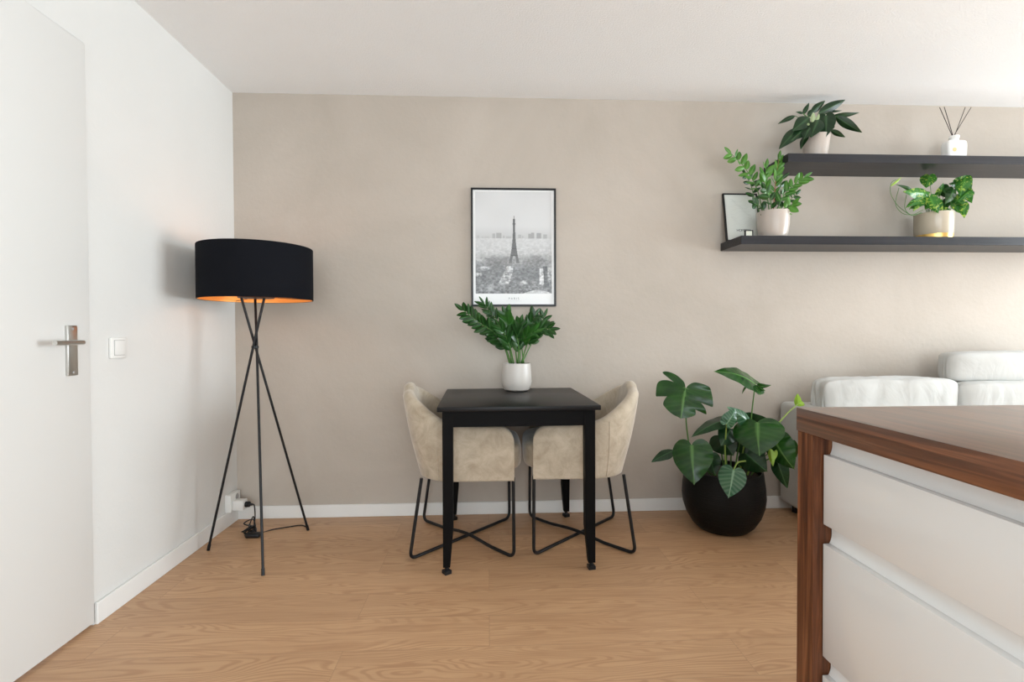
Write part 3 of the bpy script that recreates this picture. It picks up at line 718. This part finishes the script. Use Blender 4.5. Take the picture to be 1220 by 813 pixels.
# --- mottled trailing plant on the lower shelf
YM=2.90; c0=at(1112,281,YM); pc=Vector((c0.x,YM,ZL))
pt=empty('potted_plant',pc,'plant with mottled yellow green leaves in a cream pot with brass base','potted plant')
planter(pt,[(.0,.030),(.093,.030),(.0955,.034),(.0955,.155),(.0955,.158),(.091,.158),(.089,.15),(.088,.09),(0,.09)],pc,M_potc,.0885,.14)
lathe(MB(),[(0,0),(.088,0),(.091,.003),(.093,.028),(.093,.0315),(0,.0315)],pc,48).build('brass_base',M_brass,pt)
VL=[((1107,209),(1103.5,224),17,0,.0,HEART),((1102,231),(1076,229),13,.3,-.05,HEART),((1100,236),(1079,248),11,.5,-.04,HEART),((1106,233),(1084,241),11,-.3,-.03,HEART),
 ((1108,236),(1118,254),13,.1,-.07,HEART),((1116,240),(1122,256),10,.3,-.05,HEART),((1146,214),(1157,226),15,.2,-.03,HEART),((1150,212),(1144,234),15,.1,-.06,HEART),((1155,228),(1142,240),13,.3,-.05,HEART),
 ((1143,222),(1130,219),9,.5,-.01,HEART),((1122,224),(1131,236),13,.4,-.02,HEART),((1136,226),(1126,243),13,-.4,-.04,HEART),((1148,243),(1149,260),10,.1,-.05,HEART),((1138,236),(1150,246),13,.3,-.03,HEART),
 ((1150,226),(1158,242),12,.4,-.01,HEART),((1098,240),(1088,252),9,.5,-.06,HEART),((1124,250),(1133,256),8,.2,-.06,HEART),((1128,238),(1124,254),10,.2,-.01,HEART),((1128,222),(1118,228),9,.3,.02,HEART),((1134,240),(1143,254),8,.3,.0,HEART),((1112,238),(1102,250),11,.3,-.02,HEART),((1094,233),(1076,228),10,.6,-.06,HEART),((1098,243),(1083,250),8,.8,-.03,HEART),((1118,232),(1124,218),8,.5,-.01,HEART),((1140,218),(1150,209),10,.4,-.03,HEART)]
hub=Vector((pc.x,pc.y,pc.z+.14))
for i,(a_,t_,wd,rl,dy,ou) in enumerate(VL):
    A=at(*a_,YM+dy); T=at(*t_,YM+dy-.03); W=wd/FPX*YM
    l=leaf(MB(),A,T,W,ou,rl,.08,.25,3,4,ripple=.04).build('leaf',L_var if i not in (10,11,9,17) else L_zzd,pt,sharp=0,attr=True)
    b0=hub+Vector(((A.x-hub.x)*.35,(A.y-hub.y)*.3,-.004)); mid=(A+b0)/2+Vector((0,-.005,.03 if i else 0))
    tube(MB(),smooth_path([b0,mid,A],5),.0016,6).build('petiole',M_stem,l,sharp=0)
rn=[[(1098,253),(1088,257),(1078,252),(1068,243),(1061,230),(1062,218),(1068,214)],[(1099,254),(1086,256),(1075,254),(1067,243),(1071,224)],[(1100,250),(1086,256),(1078,248),(1080,232)]]
for r_ in rn: tube(MB(),smooth_path([at(x,y,YM-.05) for x,y in r_],6),.0016,6).build('trailing_stem',M_stem,pt,sharp=0)
leaf(MB(),at(1087,228,YM-.05),at(1067,220,YM-.05),4.5/FPX*YM,LANCE,.3,.18,.2,3,4).build('leaf',L_zzd,pt,sharp=0,attr=True)
leaf(MB(),at(1061,222,YM-.05),at(1074,211,YM-.05),2.8/FPX*YM,LANCE,.3,.1,.2,3,4).build('leaf',L_lime,pt,sharp=0,attr=True)

# ------------------------------------------------------------------ reed diffuser
YD=2.90; c0=at(1136.5,185,YD); rc=Vector((c0.x,YD,ZU))
rd_=empty('reed_diffuser',rc,'white glass reed diffuser bottle with dark sticks on the upper shelf','diffuser')
b=bmesh.new(); bmesh.ops.create_cube(b,size=2); bmesh.ops.subdivide_edges(b,edges=b.edges[:],cuts=10,use_grid_fill=True)
for v in b.verts:
    p_=7; x,y,z=v.co; rr=(abs(x)**p_+abs(y)**p_+abs(z)**p_)**(1/p_); q=v.co/rr
    v.co=rc+Vector((q.x*(.060-.003*abs(q.z)**2+.003*q.z),q.y*.030,.0645+q.z*.064))
MB().bm(b).build('bottle',M_glassw,rd_,sharp=0); b.free()
lathe(MB(),[(0,.124),(.023,.124),(.022,.142),(.026,.146),(.026,.156),(.0245,.158),(.016,.158),(.015,.13),(0,.13)],rc,32).build('bottle_neck',M_glassw,rd_)
for (x0,x1,y1,dy) in ((1134.5,1119.5,128,.01),(1135.3,1125,127.5,-.012),(1137.3,1150,128,.012),(1136.3,1157,128,-.01)):
    A=at(x0,162,YD); T=at(x1,y1,YD+dy); A=A+(A-T).normalized()*.012
    tube(MB(),[A,T],.0019,8).build('reed',M_reed,rd_)
lathe(MB(),[(0,0),(.0115,0),(.0115,.0008),(0,.0008)],(0,0,0),24)
mb=MB(); ec=at(1137.5,178,YD-.031); cyl(mb,(ec.x,rc.y-.0298,ec.z),(ec.x,rc.y-.0312,ec.z),.0125,24); mb.build('gold_emblem',mat('pale gold foil',(.80,.55,.28),.35,.6),rd_)

# ------------------------------------------------------------------ small leaning frame and tag on the lower shelf
FH,FW=.305,.213; y_b,y_t=2.966,3.021; ang=math.asin((y_t-y_b)/FH)
FM=Matrix.Translation((1.431,y_b,ZL+.0006))@Matrix.Rotation(-ang,4,'X')
sf=empty('picture_frame',(1.43,y_b,ZL),'small thin black frame with a pale map print leaning on the lower shelf','picture frame')
mb=MB(); t_=.008
box(mb,(0,-.008,0),(t_,.008,FH),.0006,1,FM); box(mb,(FW-t_,-.008,0),(FW,.008,FH),.0006,1,FM); box(mb,(t_,-.008,0),(FW-t_,.008,t_),.0006,1,FM); box(mb,(t_,-.008,FH-t_),(FW-t_,.008,FH),.0006,1,FM)
mb.build('frame',M_black,sf)
box(MB(),(t_,-.003,t_),(FW-t_,.004,FH-t_),0,1,FM).build('paper',mat('pale print paper',(.66,.67,.62),.35),sf)
mb=MB(); 
for (a,b_,c_,d_) in ((.016,.0168,.018,FH-.018),(FW-.0168,FW-.016,.018,FH-.018),(.016,FW-.016,FH-.0188,FH-.018),(.016,FW-.016,.018,.0188)): box(mb,(a,-.0036,c_),(b_,-.003,d_),0,1,FM)
rdd=random.Random(4)
for k in range(9):
    x=.04; z=.10+.02*k; pts=[]
    for q in range(9): pts.append(FM@Vector((x+.016*q,-.0034,min(FH-.03,z+.012*math.sin(q*.9+k)+rdd.uniform(-.003,.003))))) 
    tube(mb,smooth_path(pts,3),.0005,4)
mb.build('map_lines',M_inkl,sf)
text('frame_lettering','HOMESTA',.022,None,M_inkb,sf,space=.85,M=FM@Matrix.Translation((.112,-.0036,.062))@Matrix.Rotation(PI/2,4,'X'))
sc_=at(892,279,2.84)
sg=empty('small_sign',(sc_.x,2.84,ZL),'tiny black rimmed card on the lower shelf edge, before the small frame','sign')
mb=MB(); x0,x1,z0,z1=sc_.x-.0235,sc_.x+.0235,ZL+.0004,ZL+.042
for (a,b_,c_,d_) in ((x0,x0+.005,z0,z1),(x1-.005,x1,z0,z1),(x0+.005,x1-.005,z0,z0+.005),(x0+.005,x1-.005,z1-.005,z1)): box(mb,(a,2.834,c_),(b_,2.846,d_),.0005,1)
mb.build('frame',M_black,sg)
box(MB(),(x0+.005,2.837,z0+.005),(x1-.005,2.844,z1-.005)).build('card',mat('cream card',(.72,.72,.60),.5),sg)

# ------------------------------------------------------------------ big floor plant
PC=Vector((1.305,2.735,0))
mo=empty('potted_plant',PC,'large glossy leaved plant in a big black planter on the floor','potted plant')
prof=[(0,.0),(.115,.0),(.135,.006),(.165,.035),(.195,.085),(.213,.14),(.219,.19),(.216,.24),(.209,.29),(.205,.325),(.203,.331),(.198,.333),(.193,.330),(.196,.29),(.19,.25),(0,.25)]
planter(mo,prof,PC,M_potb,.194,.300,'planter')
hub=PC+Vector((0,0,.30))
# attach px, depth, tip px, depth, width px, outline, roll, arch, fold, material, petiole root offset px x
ML=[
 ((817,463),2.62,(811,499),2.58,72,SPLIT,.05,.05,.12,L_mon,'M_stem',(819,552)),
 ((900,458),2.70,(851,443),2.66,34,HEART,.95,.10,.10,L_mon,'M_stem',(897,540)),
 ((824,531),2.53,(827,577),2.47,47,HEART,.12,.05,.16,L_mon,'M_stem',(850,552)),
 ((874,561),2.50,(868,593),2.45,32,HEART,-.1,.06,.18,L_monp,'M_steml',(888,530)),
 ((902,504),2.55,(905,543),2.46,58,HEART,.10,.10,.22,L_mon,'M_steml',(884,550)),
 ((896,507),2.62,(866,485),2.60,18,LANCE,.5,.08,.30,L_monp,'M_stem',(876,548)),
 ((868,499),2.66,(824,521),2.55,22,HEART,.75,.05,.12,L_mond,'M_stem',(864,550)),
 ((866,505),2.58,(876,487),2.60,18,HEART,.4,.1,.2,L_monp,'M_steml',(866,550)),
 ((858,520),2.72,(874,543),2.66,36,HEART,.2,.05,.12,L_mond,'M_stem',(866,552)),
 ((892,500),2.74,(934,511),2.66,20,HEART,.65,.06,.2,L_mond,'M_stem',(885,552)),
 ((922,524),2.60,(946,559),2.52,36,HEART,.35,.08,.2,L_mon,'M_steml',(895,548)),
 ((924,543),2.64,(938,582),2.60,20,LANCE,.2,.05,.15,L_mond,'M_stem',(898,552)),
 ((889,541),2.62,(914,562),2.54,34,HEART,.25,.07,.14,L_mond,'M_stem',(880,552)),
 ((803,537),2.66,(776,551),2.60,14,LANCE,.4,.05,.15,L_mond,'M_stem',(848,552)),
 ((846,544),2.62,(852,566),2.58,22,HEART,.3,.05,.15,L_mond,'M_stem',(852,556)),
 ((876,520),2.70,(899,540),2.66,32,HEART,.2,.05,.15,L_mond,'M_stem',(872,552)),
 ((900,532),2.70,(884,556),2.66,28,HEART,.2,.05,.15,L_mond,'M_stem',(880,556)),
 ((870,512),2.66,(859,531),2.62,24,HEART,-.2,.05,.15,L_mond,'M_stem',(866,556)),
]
sm={'M_stem':M_stem,'M_steml':M_steml}
for i,(a_,ya,t_,yt,wd,ou,rl,ar,fo,mt,st,rp) in enumerate(ML):
    A=at(*a_,ya); T=at(*t_,yt); W=wd/FPX*ya
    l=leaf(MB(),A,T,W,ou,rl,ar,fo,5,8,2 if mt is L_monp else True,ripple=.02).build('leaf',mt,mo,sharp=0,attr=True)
    R_=at(*rp,2.70); R_.z=.30; R_=Vector((PC.x+(R_.x-PC.x)*.8,2.70,.30))
    if i==3: R_=at(888,545,2.60); 
    back=Vector((0,.02,0))
    mid=(A+R_)/2+back
    if i in (0,1): mid=Vector((A.x+(R_.x-A.x)*.35,(A.y+R_.y)/2+.02,A.z+(R_.z-A.z)*.45))
    elif i in (2,4,5,10,9,13): mid+=Vector((0,.0,.06))
    tube(MB(),smooth_path([R_-Vector((0,0,.02)),mid,A+Vector((0,.003,0))],7),.0048,8,.0034).build('petiole',sm[st],l,sharp=0)
# long lime shoot with a young leaf reaching over the island corner, other shoots
sh=tube(MB(),smooth_path([at(896,552,2.68),at(915,522,2.66),at(934,497,2.66),at(952,480,2.66)],7),.005,8,.003).build('long_shoot',M_steml,mo,sharp=0)
mb=MB(); leaf(mb,at(951,482,2.66),at(950,469,2.64),8/FPX*2.66,HEART,.2,.06,.3,3,4); leaf(mb,at(950,480,2.66),at(959,483,2.64),8/FPX*2.66,HEART,.2,.06,.3,3,4)
mb.build('young_leaf',L_lime,sh,sharp=0,attr=True)
mb=MB(); leaf(mb,at(918,535,2.58),at(921,556,2.56),8/FPX*2.6,LANCE,.1,.05,.4,3,4); leaf(mb,at(925,536,2.58),at(919,553,2.56),6/FPX*2.6,LANCE,.3,.05,.4,3,4); mb.build('young_leaf',L_lime,mo,sharp=0,attr=True)
tube(MB(),smooth_path([at(903,508,2.56),at(916,508,2.54),at(925,510,2.53),at(932,515,2.52)],6),.0035,8,.0015).build('aerial_root',M_steml,mo,sharp=0)
for (a_,t_,wd,rl) in (((902,459),(912,458),5,.6),((903,461),(919,459),5,.3),((896,460),(903,466),6,.2),((890,459),(884,470),3,.5),((904,462),(912,466),4,.2)): leaf(MB(),at(*a_,2.70),at(*t_,2.66),wd/FPX*2.7,LANCE,rl,.1,.3,3,4).build('curled_lobe',L_mon,mo,sharp=0,attr=True)
l=leaf(MB(),at(944,528,2.7),at(949,545,2.7),10/FPX*2.7,HEART,.3,.05,.2,3,4).build('leaf',L_mon,mo,sharp=0,attr=True)
tube(MB(),smooth_path([(PC.x+.10,2.72,.285),at(918,538,2.72),at(935,526,2.71),at(944,528,2.70)],6),.0035,8,.002).build('petiole',M_stem,l,sharp=0)
